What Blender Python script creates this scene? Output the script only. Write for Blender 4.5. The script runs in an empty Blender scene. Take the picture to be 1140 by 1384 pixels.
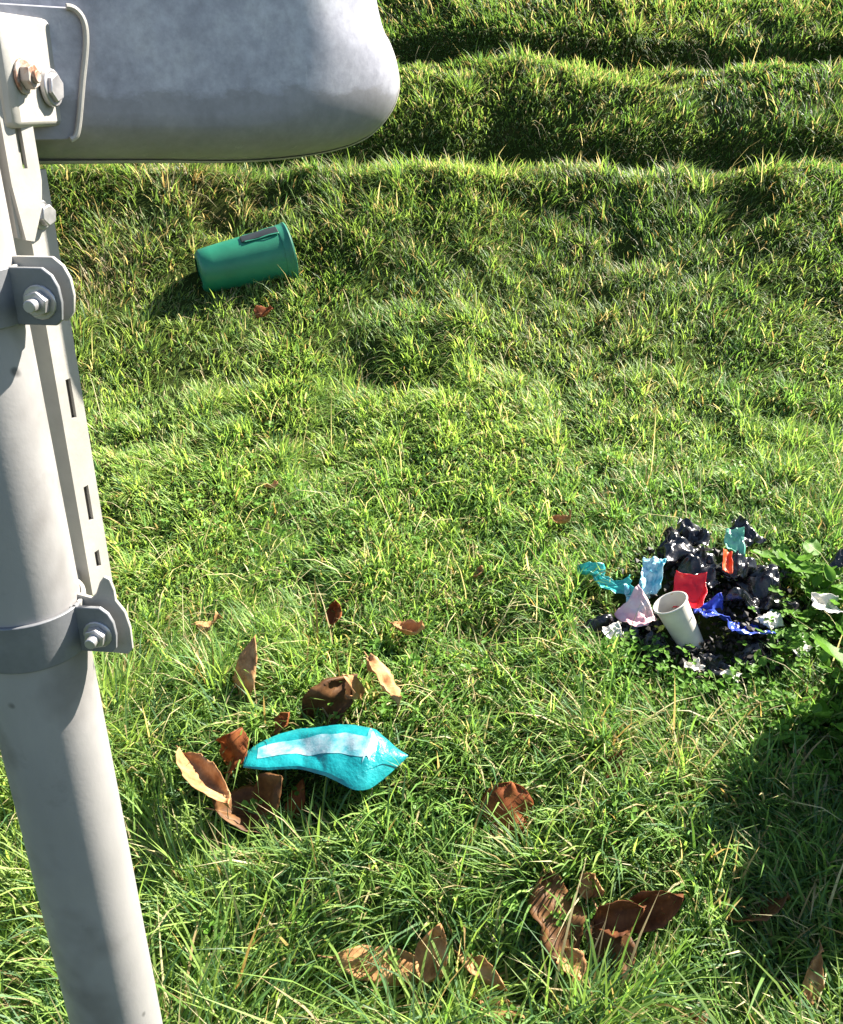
import bpy, bmesh, math, random
import numpy as np
from mathutils import Vector, Matrix

# ---------------------------------------------------------------- camera, sky, sun, exposure
scene = bpy.context.scene
C = scene.collection
CZ = 1.24                                    # eye height above the foot of the post
cam_d = bpy.data.cameras.new('camera')
cam = bpy.data.objects.new('camera', cam_d); C.objects.link(cam)
cam.location = (0, 0, CZ)
cam.rotation_euler = (math.radians(65), 0, 0)
cam_d.sensor_fit = 'VERTICAL'; cam_d.sensor_height = 24
cam_d.lens = 24 * 1250 / 1384
cam_d.clip_start = .02; cam_d.clip_end = 400
scene.camera = cam

SUN_AZ, SUN_EL = math.radians(57), math.radians(41)      # azimuth from +Y towards +X
SUN = Vector((math.cos(SUN_EL)*math.sin(SUN_AZ), math.cos(SUN_EL)*math.cos(SUN_AZ), math.sin(SUN_EL)))
world = bpy.data.worlds.new('World'); scene.world = world; world.use_nodes = True
wn = world.node_tree
sky = wn.nodes.new('ShaderNodeTexSky'); sky.sky_type = 'NISHITA'; sky.sun_disc = False
sky.sun_elevation = SUN_EL; sky.sun_rotation = SUN_AZ
sky.air_density = 1.0; sky.dust_density = .6
wn.links.new(sky.outputs[0], wn.nodes['Background'].inputs[0])
wn.nodes['Background'].inputs[1].default_value = .05
sun_d = bpy.data.lights.new('sun', 'SUN'); sun_d.energy = 5.0; sun_d.angle = math.radians(.5)
sun_d.color = (1, .93, .82)
sun = bpy.data.objects.new('sun', sun_d); C.objects.link(sun)
sun.rotation_euler = SUN.to_track_quat('Z', 'Y').to_euler(); sun.location = (3, 3, 5)
scene.view_settings.view_transform = 'Standard'; scene.view_settings.look = 'None'
scene.view_settings.gamma = 1; scene.view_settings.use_curve_mapping = False
scene.view_settings.exposure = 2.35

rng = np.random.default_rng(7)
random.seed(7)

# ---------------------------------------------------------------- helpers
def tag(o, label, cat, group=None, kind=None):
    if label: o['label'] = label
    if cat: o['category'] = cat
    if group: o['group'] = group
    if kind: o['kind'] = kind
    return o

def empty(name, loc):
    o = bpy.data.objects.new(name, None); C.objects.link(o); o.location = loc
    o.empty_display_size = .05
    return o

def mobj(name, V, F, m, parent=None, smooth=True, at=(0, 0, 0)):
    """one mesh object; vertices given in world space, origin moved to `at` (the parent's foot for parts)"""
    me = bpy.data.meshes.new(name)
    at = Vector(at)
    me.from_pydata([tuple(Vector(v) - at) for v in V], [], F)
    me.materials.append(m)
    if smooth:
        me.polygons.foreach_set('use_smooth', [True]*len(me.polygons))
    me.update()
    o = bpy.data.objects.new(name, me); C.objects.link(o)
    if parent: o.parent = parent
    else: o.location = at
    return o

def recalc(o, bevel=0, seg=2):
    bm = bmesh.new(); bm.from_mesh(o.data)
    bmesh.ops.recalc_face_normals(bm, faces=bm.faces)
    bm.to_mesh(o.data); bm.free()
    if bevel:
        b = o.modifiers.new('bevel', 'BEVEL'); b.width = bevel; b.segments = seg; b.limit_method = 'ANGLE'
        b.angle_limit = math.radians(40)
    return o

def auto(o, ang=35):
    """sharp edges where faces meet at more than ang"""
    o.data.set_sharp_from_angle(angle=math.radians(ang))
    return o

def extrude(poly, frame, t0, t1):
    """extrude a 2-D polygon; frame = (origin, e1, e2, e3): e1, e2 span the polygon, e3 the thickness"""
    o, e1, e2, e3 = [Vector(v) for v in frame]
    n = len(poly)
    V = [o + e1*a + e2*b + e3*t for t in (t0, t1) for a, b in poly]
    F = [tuple(range(n))[::-1], tuple(range(n, 2*n))]
    F += [(i, (i+1) % n, n+(i+1) % n, n+i) for i in range(n)]
    return V, F

def join(*vf):
    V, F = [], []
    for v, f in vf:
        k = len(V); V += list(v); F += [tuple(i+k for i in q) for q in f]
    return V, F

def tube(pts, rad, n=8, caps=True):
    pts = [Vector(p) for p in pts]
    rad = rad if hasattr(rad, '__len__') else [rad]*len(pts)
    V, F = [], []
    up = None
    for i, p in enumerate(pts):
        d = (pts[min(i+1, len(pts)-1)] - pts[max(i-1, 0)]).normalized()
        if up is None:
            up = Vector((0, 0, 1)) if abs(d.z) < .9 else Vector((1, 0, 0))
        a = d.cross(up).normalized(); b = a.cross(d).normalized(); up = b
        for k in range(n):
            t = 2*math.pi*k/n
            V.append(p + (a*math.cos(t) + b*math.sin(t))*rad[i])
    for i in range(len(pts)-1):
        for k in range(n):
            F.append((i*n+k, i*n+(k+1) % n, (i+1)*n+(k+1) % n, (i+1)*n+k))
    if caps:
        F.append(tuple(range(n))[::-1]); F.append(tuple(range((len(pts)-1)*n, len(pts)*n)))
    return V, F

def catmull(pts, k=6):
    out = []
    P = [np.array(p, float) for p in pts]
    for i in range(len(P)-1):
        p0, p1, p2, p3 = P[max(i-1, 0)], P[i], P[i+1], P[min(i+2, len(P)-1)]
        for j in range(k):
            t = j/k
            out.append(.5*((2*p1)+(-p0+p2)*t+(2*p0-5*p1+4*p2-p3)*t*t+(-p0+3*p1-3*p2+p3)*t**3))
    out.append(P[-1])
    return out

def hsh(ix, iy, s):
    n = (ix.astype(np.int64)*374761393+iy.astype(np.int64)*668265263+s*1442695041) & 0xffffffff
    n = ((n ^ (n >> 13))*1274126177) & 0xffffffff
    return ((n ^ (n >> 16)) & 0xffffff)/float(0xffffff)

def noise(x, y, s=0):
    x = np.asarray(x, float); y = np.asarray(y, float)
    x0 = np.floor(x); y0 = np.floor(y); fx = x-x0; fy = y-y0
    fx = fx*fx*(3-2*fx); fy = fy*fy*(3-2*fy); x0 = x0.astype(np.int64); y0 = y0.astype(np.int64)
    a = hsh(x0, y0, s); b = hsh(x0+1, y0, s); c = hsh(x0, y0+1, s); d = hsh(x0+1, y0+1, s)
    return (a*(1-fx)+b*fx)*(1-fy)+(c*(1-fx)+d*fx)*fy-.5

# ---------------------------------------------------------------- materials
def new_mat(name):
    m = bpy.data.materials.new(name); m.use_nodes = True
    nt = m.node_tree
    return m, nt, nt.nodes['Principled BSDF']

def ramp(nt, stops):
    r = nt.nodes.new('ShaderNodeValToRGB')
    el = r.color_ramp.elements
    while len(el) < len(stops): el.new(.5)
    for e, (p, c) in zip(el, stops):
        e.position = p; e.color = (*c, 1)
    return r

def noise_node(nt, scale, detail=4, rough=.55, coord='Object', stretch=None):
    tc = nt.nodes.new('ShaderNodeTexCoord'); n = nt.nodes.new('ShaderNodeTexNoise')
    n.inputs['Scale'].default_value = scale; n.inputs['Detail'].default_value = detail
    n.inputs['Roughness'].default_value = rough
    if stretch:
        mp = nt.nodes.new('ShaderNodeMapping'); mp.inputs['Scale'].default_value = stretch
        nt.links.new(tc.outputs[coord], mp.inputs[0]); nt.links.new(mp.outputs[0], n.inputs['Vector'])
    else:
        nt.links.new(tc.outputs[coord], n.inputs['Vector'])
    return n

def bump(nt, p, src, strength, dist):
    b = nt.nodes.new('ShaderNodeBump'); b.inputs['Strength'].default_value = strength
    b.inputs['Distance'].default_value = dist
    nt.links.new(src, b.inputs['Height']); nt.links.new(b.outputs[0], p.inputs['Normal'])

def mix(nt, fac, a, b, mode='MIX'):
    n = nt.nodes.new('ShaderNodeMix'); n.data_type = 'RGBA'; n.blend_type = mode
    for s, v in ((n.inputs[0], fac), (n.inputs[6], a), (n.inputs[7], b)):
        if hasattr(v, 'links') or hasattr(v, 'is_linked'): nt.links.new(v, s)
        elif isinstance(v, (int, float)): s.default_value = v
        else: s.default_value = (*v, 1)
    return n.outputs[2]

def metal_mat(name, c0, c1, rough=.5, metallic=.4, scale=18, dirt=(.12, .11, .10), dirt_amt=.5, streak=None, rust=False, big=False):
    m, nt, p = new_mat(name)
    n1 = noise_node(nt, scale, 6, .6, stretch=streak); r1 = ramp(nt, [(.3, c0), (.7, c1)])
    nt.links.new(n1.outputs[0], r1.inputs[0])
    n2 = noise_node(nt, scale*2.3, 8, .7); r2 = ramp(nt, [(.58, (0, 0, 0)), (.78, (dirt_amt,)*3)])
    nt.links.new(n2.outputs[0], r2.inputs[0])
    col = mix(nt, r2.outputs[0], r1.outputs[0], dirt)
    if rust:
        n3 = noise_node(nt, 90, 5, .6); r3 = ramp(nt, [(.45, (0, 0, 0)), (.6, (.9,)*3)])
        nt.links.new(n3.outputs[0], r3.inputs[0]); col = mix(nt, r3.outputs[0], col, (.20, .07, .025))
    if big:      # rubbed, grimy patches and a few dark specks
        n5 = noise_node(nt, 13, 3, .6, stretch=(1, 1, .8)); r5 = ramp(nt, [(.50, (0, 0, 0)), (.66, (.6,)*3)]); nt.links.new(n5.outputs[0], r5.inputs[0])
        col = mix(nt, r5.outputs[0], col, (.13, .12, .115))
        n6 = noise_node(nt, 45, 1, .3); r6 = ramp(nt, [(.76, (0, 0, 0)), (.80, (.8,)*3)]); nt.links.new(n6.outputs[0], r6.inputs[0])
        col = mix(nt, r6.outputs[0], col, (.05, .05, .05))
    nt.links.new(col, p.inputs['Base Color'])
    p.inputs['Metallic'].default_value = metallic
    rr = ramp(nt, [(.3, (rough-.1,)*3), (.7, (rough+.12,)*3)]); nt.links.new(n2.outputs[0], rr.inputs[0])
    nt.links.new(rr.outputs[0], p.inputs['Roughness'])
    n4 = noise_node(nt, 260, 4, .6); bump(nt, p, n4.outputs[0], .12, .001)
    return m

M_POLE = metal_mat('galvanised_pole', (.21, .205, .205), (.29, .28, .275), .5, .12, 9, (.12, .11, .10), .5, streak=(1, 1, .45), big=True)
M_GALV = metal_mat('galvanised_steel', (.28, .27, .25), (.36, .345, .315), .5, .2, 30, (.25, .23, .2), .4)
M_CLAMP = metal_mat('clamp_steel', (.125, .13, .14), (.19, .195, .205), .45, .25, 40, (.10, .10, .10), .4)
M_BOLT = metal_mat('bolt_zinc', (.36, .35, .36), (.5, .49, .49), .36, .7, 60, (.2, .17, .15), .4)
M_RUSTY = metal_mat('rusty_bolt', (.3, .26, .23), (.42, .38, .34), .6, .4, 60, (.1, .06, .04), .6, rust=True)

def housing_mat():
    m, nt, p = new_mat('weathered_housing')
    n1 = noise_node(nt, 14, 8, .65); r1 = ramp(nt, [(.28, (.21, .212, .255)), (.50, (.33, .332, .38)), (.72, (.47, .47, .50))])
    nt.links.new(n1.outputs[0], r1.inputs[0])
    n2 = noise_node(nt, 120, 6, .7); r2 = ramp(nt, [(.35, (.82,)*3), (.65, (1.1,)*3)])
    nt.links.new(n2.outputs[0], r2.inputs[0])
    col = mix(nt, 1.0, r1.outputs[0], r2.outputs[0], 'MULTIPLY')
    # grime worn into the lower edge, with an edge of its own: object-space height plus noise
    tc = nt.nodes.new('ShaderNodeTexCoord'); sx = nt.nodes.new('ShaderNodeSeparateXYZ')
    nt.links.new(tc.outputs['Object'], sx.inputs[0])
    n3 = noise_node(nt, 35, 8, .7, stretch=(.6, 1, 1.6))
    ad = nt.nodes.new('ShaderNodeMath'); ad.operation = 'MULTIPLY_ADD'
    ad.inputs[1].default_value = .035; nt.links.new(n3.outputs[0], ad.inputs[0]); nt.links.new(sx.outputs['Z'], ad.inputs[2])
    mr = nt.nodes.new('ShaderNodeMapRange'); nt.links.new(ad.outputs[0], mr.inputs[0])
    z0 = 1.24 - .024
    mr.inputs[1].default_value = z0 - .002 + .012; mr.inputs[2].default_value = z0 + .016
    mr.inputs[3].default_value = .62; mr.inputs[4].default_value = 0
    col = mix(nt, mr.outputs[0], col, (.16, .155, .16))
    # chalky scratches
    n4 = noise_node(nt, 60, 10, .8, stretch=(1, 1, .35)); r4 = ramp(nt, [(.62, (0, 0, 0)), (.72, (.45,)*3)])
    nt.links.new(n4.outputs[0], r4.inputs[0]); col = mix(nt, r4.outputs[0], col, (.55, .55, .58))
    nt.links.new(col, p.inputs['Base Color'])
    p.inputs['Metallic'].default_value = .12; p.inputs['Roughness'].default_value = .48
    bump(nt, p, n2.outputs[0], .10, .001)
    return m
M_HOUSE = housing_mat()

def plastic_mat(name, c0, c1, rough=.4, scale=20, sub=0, trans=0, bump_s=.0):
    m, nt, p = new_mat(name)
    n = noise_node(nt, scale, 5, .6); r = ramp(nt, [(.35, c0), (.68, c1)])
    nt.links.new(n.outputs[0], r.inputs[0]); nt.links.new(r.outputs[0], p.inputs['Base Color'])
    p.inputs['Roughness'].default_value = rough
    if bump_s:
        n2 = noise_node(nt, scale*6, 4, .6); bump(nt, p, n2.outputs[0], bump_s, .002)
    if trans:
        out = nt.nodes['Material Output']; t = nt.nodes.new('ShaderNodeBsdfTranslucent'); ms = nt.nodes.new('ShaderNodeMixShader')
        nt.links.new(r.outputs[0], t.inputs[0]); ms.inputs[0].default_value = trans
        nt.links.new(p.outputs[0], ms.inputs[1]); nt.links.new(t.outputs[0], ms.inputs[2]); nt.links.new(ms.outputs[0], out.inputs[0])
    return m

def leaf_mat(name, c0, c1, c2, rough=.6, trans=.15, scale=40):
    m, nt, p = new_mat(name)
    n = noise_node(nt, scale, 7, .65); r = ramp(nt, [(.3, c0), (.5, c1), (.72, c2)])
    nt.links.new(n.outputs[0], r.inputs[0]); nt.links.new(r.outputs[0], p.inputs['Base Color'])
    p.inputs['Roughness'].default_value = rough; p.inputs['Specular IOR Level'].default_value = .14
    n2 = noise_node(nt, 200, 5, .6); bump(nt, p, n2.outputs[0], .25, .001)
    out = nt.nodes['Material Output']; t = nt.nodes.new('ShaderNodeBsdfTranslucent'); ms = nt.nodes.new('ShaderNodeMixShader')
    nt.links.new(r.outputs[0], t.inputs[0]); ms.inputs[0].default_value = trans
    nt.links.new(p.outputs[0], ms.inputs[1]); nt.links.new(t.outputs[0], ms.inputs[2]); nt.links.new(ms.outputs[0], out.inputs[0])
    return m

M_TAN = leaf_mat('tan_leaf', (.18, .085, .035), (.38, .20, .085), (.56, .36, .18), .7, .22)
M_RUST = leaf_mat('rust_leaf', (.12, .035, .013), (.22, .068, .022), (.36, .14, .045), .6, .35)
M_DARK = leaf_mat('dark_leaf', (.045, .022, .010), (.090, .042, .016), (.17, .085, .032), .55, .08)
M_REDB = leaf_mat('red_brown_leaf', (.06, .022, .009), (.12, .042, .015), (.21, .08, .028), .65, .2)
M_RIB = leaf_mat('leaf_rib', (.20, .11, .05), (.30, .17, .08), (.36, .22, .11))
M_WEED = leaf_mat('weed_leaf', (.06, .15, .02), (.10, .22, .03), (.16, .28, .05), .45, .42, 30)
M_STEM = leaf_mat('weed_stem', (.07, .12, .03), (.10, .16, .04), (.16, .17, .06), .5, .1, 30)

# ---------------------------------------------------------------- ground
PY = np.array([-60,-8,0.,.57,.83,.93,1.19,1.48,1.77,2.0,2.25,2.5,2.62,2.74,2.85,2.90,2.96,3.115,3.175,3.26,3.38,3.44,3.60,3.64,3.85,4.0,4.2,4.9,6.5,8.5,12,20,70])
PZ = np.array([-2.2,-1.5,-1.32,-1.215,-1.142,-1.10,-1.015,-.932,-.84,-.76,-.658,-.527,-.448,-.366,-.274,-.247,-.265,-.285,-.145,-.072,.02,.045,.02,.135,.28,.33,.38,.72,1.5,2.3,3.0,3.5,4.5])
# hollows and humps seen in the turf: x, y, radius x, radius y, dz
HOLES = [(.284, 3.19, .10, .06, -.14), (.14, 3.50, .12, .05, -.06), (.73, 3.46, .18, .05, -.06),
         (.585, 2.69, .06, .05, -.05), (.46, 2.54, .05, .05, -.035), (-.12, 2.24, .11, .06, -.045), (-.06, 2.36, .16, .07, .035),
         (.25, 2.28, .12, .04, -.022), (-.25, 1.93, .11, .04, -.022), (-.66, 2.0, .10, .04, -.02),
         (-.59, 2.76, .07, .05, -.05), (-.43, 2.83, .09, .04, -.05), (.79, 1.85, .05, .03, -.03), (.35, 2.87, .25, .035, -.04)]

def height(x, y):
    x = np.asarray(x, float); y = np.asarray(y, float)
    w = np.clip((y-2.2)/.6, 0, 1)
    yy = y+w*(.12*noise(x*.9+3, y*.3, 5)+.07*noise(x*2.7, y*.8, 6)+.035*noise(x*7.5, y*1.5, 7))+w*.012*x
    z = np.interp(yy, PY, PZ)+CZ
    near = np.clip(1-(np.hypot(x, y-2)-6)/10, 0, 1)
    z = z+near*(.04*noise(x*2.6+.37*y, y*2.6-.37*x, 1)+.03*noise(x*6.3+2.2*y, y*6.3-2.2*x, 2)+.018*noise(x*14-4*y, y*14+4*x, 3))
    for hx, hy, rx, ry, dz in HOLES:
        z = z+dz*np.exp(-((x-hx)/rx)**2-((y-hy)/ry)**2)
    return z

def H(x, y): return float(height(np.array([x]), np.array([y]))[0])

def grid_axis(lo, hi, step, far):
    core = list(np.arange(lo, hi+1e-6, step)); k = step
    a = []; v = hi
    while v < far:
        k *= 1.25; v += k; a.append(v)
    b = []; v = lo; k = step
    while v > -far:
        k *= 1.25; v -= k; b.append(v)
    return np.array(b[::-1]+core+a)

gx = grid_axis(-2.4, 2.4, .03, 70); gy = grid_axis(.2, 4.8, .025, 70)
X, Y = np.meshgrid(gx, gy); Z = height(X, Y)
nx, ny = len(gx), len(gy)
V = np.stack([X.ravel(), Y.ravel(), Z.ravel()], 1)
ii = (np.arange(ny-1)[:, None]*nx+np.arange(nx-1)[None, :]).ravel()
F = np.stack([ii, ii+1, ii+nx+1, ii+nx], 1)

def fast_mesh(name, V, quads, tris=None, mat=None, smooth=True):
    me = bpy.data.meshes.new(name)
    loops = quads.ravel() if tris is None else np.concatenate([quads.ravel(), tris.ravel()])
    nq = len(quads); nt_ = 0 if tris is None else len(tris)
    me.vertices.add(len(V)); me.vertices.foreach_set('co', V.astype(np.float32).ravel())
    me.loops.add(len(loops)); me.loops.foreach_set('vertex_index', loops.astype(np.int32))
    me.polygons.add(nq+nt_)
    st = np.concatenate([np.arange(nq)*4, nq*4+np.arange(nt_)*3]).astype(np.int32)
    me.polygons.foreach_set('loop_start', st)
    me.polygons.foreach_set('use_smooth', np.full(nq+nt_, smooth))
    me.update(calc_edges=True); me.validate()
    if mat: me.materials.append(mat)
    o = bpy.data.objects.new(name, me); C.objects.link(o)
    return o

m, nt, p = new_mat('turf_soil')
n = noise_node(nt, 9, 8, .7); r = ramp(nt, [(.3, (.020, .030, .008)), (.55, (.034, .048, .012)), (.75, (.055, .052, .02))])
nt.links.new(n.outputs[0], r.inputs[0]); nt.links.new(r.outputs[0], p.inputs['Base Color'])
p.inputs['Roughness'].default_value = 1; p.inputs['Specular IOR Level'].default_value = 0
n2 = noise_node(nt, 60, 6, .7); bump(nt, p, n2.outputs[0], .8, .02)
ground = tag(fast_mesh('ground', V, F, None, m), None, None, kind='structure')

# ---------------------------------------------------------------- post with its clamps, bracket and metal housing
PX, PYP, PR = -.278, .57, .038
post = tag(empty('metal_post', (PX, PYP, H(PX, PYP))), 'grey round metal post carrying a weathered rounded metal housing on a clamped bracket', 'post')
AT = post.location.copy()
def part(name, vf, m, parent=post, smooth=True, bevel=0, ang=35):
    o = mobj(name, vf[0], vf[1], m, parent, smooth, AT)
    recalc(o, bevel)
    return auto(o, ang)

def pole_x(z): return PX+.004-.0098*z            # it leans a little
part('pole', tube([(pole_x(z), PYP, z) for z in (AT.z-.2, .4, .9, CZ+.36)], PR, 48), M_POLE)
part('pole_cap', tube([(pole_x(CZ+.36), PYP, CZ+.36), (pole_x(CZ+.36), PYP, CZ+.375), (pole_x(CZ+.36), PYP, CZ+.382)], [PR+.002, PR+.002, PR*.7], 48), M_CLAMP)

def hexbolt(c, axis, r=.0085, h=.006, stud=.008, washer=True):
    """hex nut on a washer with a stub of thread, axis pointing out of the plate"""
    a = Vector(axis).normalized(); u = a.cross(Vector((0, 0, 1))).normalized(); w = a.cross(u)
    c = Vector(c)
    hexa = [(r*math.cos(t+.3), r*math.sin(t+.3)) for t in [k*math.pi/3 for k in range(6)]]
    circ = lambda q, n=16: [(q*math.cos(2*math.pi*k/n), q*math.sin(2*math.pi*k/n)) for k in range(n)]
    parts = [extrude(hexa, (c, u, w, a), .0015, .0015+h)]
    if washer: parts.append(extrude(circ(r*1.35), (c, u, w, a), -.0005, .0014))
    if stud: parts.append(extrude(circ(r*.5), (c, u, w, a), h, h+stud))
    return join(*parts)

def clamp(zc, hh, rear_wing, twist):
    rot = Matrix.Rotation(twist, 3, 'Z')
    def fr(y0):     # plate frame in the ear plane
        o = Vector((PX, PYP, zc)) + rot @ Vector((0, y0, 0))
        return (o, rot @ Vector((1, 0, 0)), Vector((0, 0, 1)), rot @ Vector((0, -1, 0)))
    def band(sgn):
        n = 26; V = []
        for k in range(n+1):
            t = math.pi*k/n
            for rr in (PR+.0004, PR+.0036):
                q = rot @ Vector((rr*math.cos(t), -sgn*(rr*math.sin(t)*.985+.004*0), 0))
                for z in (-hh, hh): V.append((pole_x(zc)+q.x, PYP+q.y, zc+z))
        F = []
        for k in range(n):
            a, b = k*4, (k+1)*4
            F += [(a, b, b+1, a+1), (a+2, a+3, b+3, b+2), (a+1, b+1, b+3, a+3), (a, a+2, b+2, b)]
        F += [(0, 1, 3, 2), (n*4, n*4+2, n*4+3, n*4+1)]
        return V, F
    ear = [(.0300, -hh), (.0580, -hh), (.0615, -hh*.8), (.0632, -hh*.2), (.0625, hh*.35), (.0595, hh*.75), (.054, hh), (.0300, hh)]
    mir = lambda pl: [(-a, b) for a, b in pl][::-1]
    fb = part('clamp_band', join(band(1), extrude(ear, fr(-.0045), 0, .0035), extrude(mir(ear), fr(-.0045), 0, .0035)), M_CLAMP, bevel=.0007)
    if rear_wing:
        re = [(.0300, -hh*1.0), (.044, -hh*1.45), (.064, -hh*1.5), (.0675, -hh*1.25), (.0682, -hh*.3), (.066, hh*.45), (.0605, hh*.95), (.0605, hh*1.4),
              (.0585, hh*1.9), (.0545, hh*2.0), (.051, hh*1.75), (.047, hh*1.25), (.043, hh*1.02), (.0300, hh*1.2)]
    else:
        re = [(.0300, -hh), (.059, -hh), (.0635, -hh*.7), (.0655, -hh*.1), (.0648, hh*.5), (.0615, hh*.95), (.0555, hh*1.25), (.0300, hh*1.25)]
    rb = part('clamp_band', join(band(-1), extrude(re, fr(.0045), -.0035, 0), extrude(mir(ear), fr(.0045), -.0035, 0)), M_GALV, bevel=.0007)
    for s in (1, -1):
        c = Vector((PX, PYP, zc)) + rot @ Vector((s*.0500, -.008, -.003))
        part('bolt', hexbolt(c, rot @ Vector((0, -1, 0)), .0078), M_BOLT, fb, bevel=.0006)
        c2 = Vector((PX, PYP, zc)) + rot @ Vector((s*.0500, .008, -.003))
        part('bolt_head', hexbolt(c2, rot @ Vector((0, 1, 0)), .0078, stud=0), M_BOLT, rb, bevel=.0006)
    # strap that carries the channel behind the pole
    return fb
clamp(CZ-.1175, .0172, False, math.radians(-6))
clamp(CZ-.352, .0182, True, math.radians(-6))

def slotted(length, width, slots, sw=.0027):
    """2-D cells of a plate (a along width, b along length) with slot openings at the middle"""
    cells = []
    zs = sorted({0, length, *[v for s in slots for v in s]})
    for a, b in zip(zs, zs[1:]):
        if any(s[0] <= a and b <= s[1] for s in slots):
            cells += [(0, width/2-sw, a, b), (width/2+sw, width, a, b)]
        else:
            cells.append((0, width, a, b))
    return cells

E1 = Vector((math.sin(math.radians(20)), math.cos(math.radians(20)), 0)); E2 = Vector((-E1.y, E1.x, 0)); EZ = Vector((0, 0, 1))
def channel(o, z0, z1, flange, web, slots, taper=None, th=.0025):
    o = Vector((o[0], o[1], CZ+z0)); L = z1-z0
    vf = []
    for a0, a1, b0, b1 in slotted(L, flange, [(s0-z0, s1-z0) for s0, s1 in slots]):
        vf.append(extrude([(a0, b0), (a1, b0), (a1, b1), (a0, b1)], (o, E1, EZ, E2), 0, th))
    if taper:     # pointed lower end of the flange
        vf.append(extrude([(0, 0), (flange, 0), (flange*.86, taper*-.45), (flange*.42, -taper), (.004, -taper*.95)], (o, E1, EZ, E2), 0, th))
    vf.append(extrude([(0, 0), (flange, 0), (flange, L), (0, L)], (o+E2*(web-th), E1, EZ, E2), 0, th))
    if not taper: vf.append(extrude([(th, .001), (flange-th, .001), (flange-th, L-.001), (th, L-.001)], (o+E2*.0055, E1, EZ, E2), 0, .001))
    if not taper: vf.append(extrude([(th, 0), (web-th, 0), (web-th, L), (th, L)], (o+E1*(flange-th), E2, EZ, E1), 0, th))
    vf.append(extrude([(th, -(taper or 0)*.9), (web-th, -(taper or 0)*.9), (web-th, L), (th, L)], (o, E2, EZ, E1), 0, th))
    return join(*vf)

ch = part('support_channel', channel((-.262, .640), -.372, -.054, .025, .041, [(-.352, -.338), (-.311, -.282), (-.227, -.197), (-.142, -.113)]), M_GALV)
fb = Vector((-.262, .64, CZ-.082)) + E1*.0125
part('bolt', hexbolt(fb - E2*.0005, -E2, .0072, .006, 0), M_BOLT, ch, bevel=.0008)
for zc in (CZ-.121, CZ-.357):     # packers between the rear clamp halves and the channel
    part('spacer', tube([(-.279, .613, zc), (-.279, .6465, zc)], .009, 14), M_GALV, ch)

arm = part('bracket_arm', channel((-.2535, .604), -.058, .030, .027, .016, [(-.050, -.024)], taper=.036), M_GALV)

# housing: a rounded dish with its back to us, turned a little to the right; outlines in its own plane
DL = math.radians(32.5)
DD = Vector((math.cos(DL), math.sin(DL), 0)); DN = Vector((-math.sin(DL), math.cos(DL), 0)); D0 = Vector((-.25, .660, CZ))
AC = -.02                                     # its axis of symmetry
ROLL = math.radians(1.4)
def dpt(a, b, z):
    """dish plane: a to the right, b away from us, z up"""
    a, z = a*math.cos(ROLL)+z*math.sin(ROLL), z*math.cos(ROLL)-a*math.sin(ROLL)
    return D0+DD*a+DN*b+Vector((0, 0, z))
blk = [(0.0154, -.0005), (-0.0221, -.044), (-0.0321, -.044), (-.045, -.0005)]
V = [dpt(a, b, z) for z in (-.027, .036) for a, b in blk]
block = part('mounting_block', (V, [(0, 1, 2, 3), (7, 6, 5, 4)]+[(i, 4+i, 4+(i+1) % 4, (i+1) % 4) for i in range(4)]), M_GALV, bevel=.0035)
nrm = (DD*.0435-DN*0.0375).normalized()
def onface(t, z): return dpt(0.0154-0.0375*t, -.0005-.0435*t, z)+nrm*.0008
q = onface(.30, -.004)
part('bolt', join(hexbolt(q, nrm, .0088, .005, 0, False), tube([q, q+nrm*.004], .0112, 20)), M_BOLT, block, bevel=.0008)
part('rusty_bolt', hexbolt(onface(.80, .002), nrm, .0075, .006, .004), M_RUSTY, block, bevel=.0006)
outer = [(AC,-0.0505),(0.0787,-0.0520),(0.1626,-0.0533),(0.2304,-0.0482),(0.2738,-0.0374),(0.2971,-0.0190),(0.3065,0.0006),(0.3042,0.0198),(0.2978,0.0347),(0.2879,0.0514),(0.2718,0.1078),(0.2350,0.2034),(0.1731,0.2805),(0.0963,0.3182),(AC,0.3275)]
inner = [(AC,-0.0252),(0.0449,-0.0256),(0.1222,-0.0261),(0.1662,-0.0229),(0.1898,-0.0149),(0.2024,-0.0032),(0.2078,0.0131),(0.2097,0.0285),(0.2087,0.0391),(0.2052,0.0532),(0.1949,0.1015),(0.1544,0.1748),(0.1103,0.2363),(0.0560,0.2680),(AC,0.2760)]
def sym(pl, k=5):
    h = catmull(pl, k); l = [np.array([2*AC-q[0], q[1]]) for q in h[1:-1]][::-1]
    return np.array(h+l)
O, I = sym(outer), sym(inner)
N = len(O); DEPTH = .055
LW = .2+.75*np.clip((I[:, 1]-O[:, 1]-.012)/.012, 0, 1)*np.clip(1-np.abs(O[:, 0]-I[:, 0])/.09, 0, 1)   # firmer crease along the lower edge
DP = DEPTH-.026*np.clip((LW-.2)/.75, 0, 1)
V = []; cen = np.array([AC, .10])
def ring(pts, b):
    bb = np.broadcast_to(b, len(pts)); V.extend([dpt(q[0], float(t), q[1]) for q, t in zip(pts, bb)])
for s_ in (.12, .35, .6, .82, .94): ring(cen+(I-cen)*s_, 0)
for k in range(11):
    a = math.pi/2*k/10
    ring(I+(O-I)*((LW*k/10)[:, None]+(1-LW)[:, None]*math.sin(a)**1.1), DP*(.25*k/10+.75*(1-math.cos(a))))
nb = len(V)//N
F = [tuple(range(N))]
for r_ in range(nb-1):
    F += [(r_*N+k, r_*N+(k+1) % N, (r_+1)*N+(k+1) % N, (r_+1)*N+k) for k in range(N)]
housing = part('housing', (V, F), M_HOUSE, ang=60)
V = []
d = (O-cen)/np.linalg.norm(O-cen, axis=1)[:, None]
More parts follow.
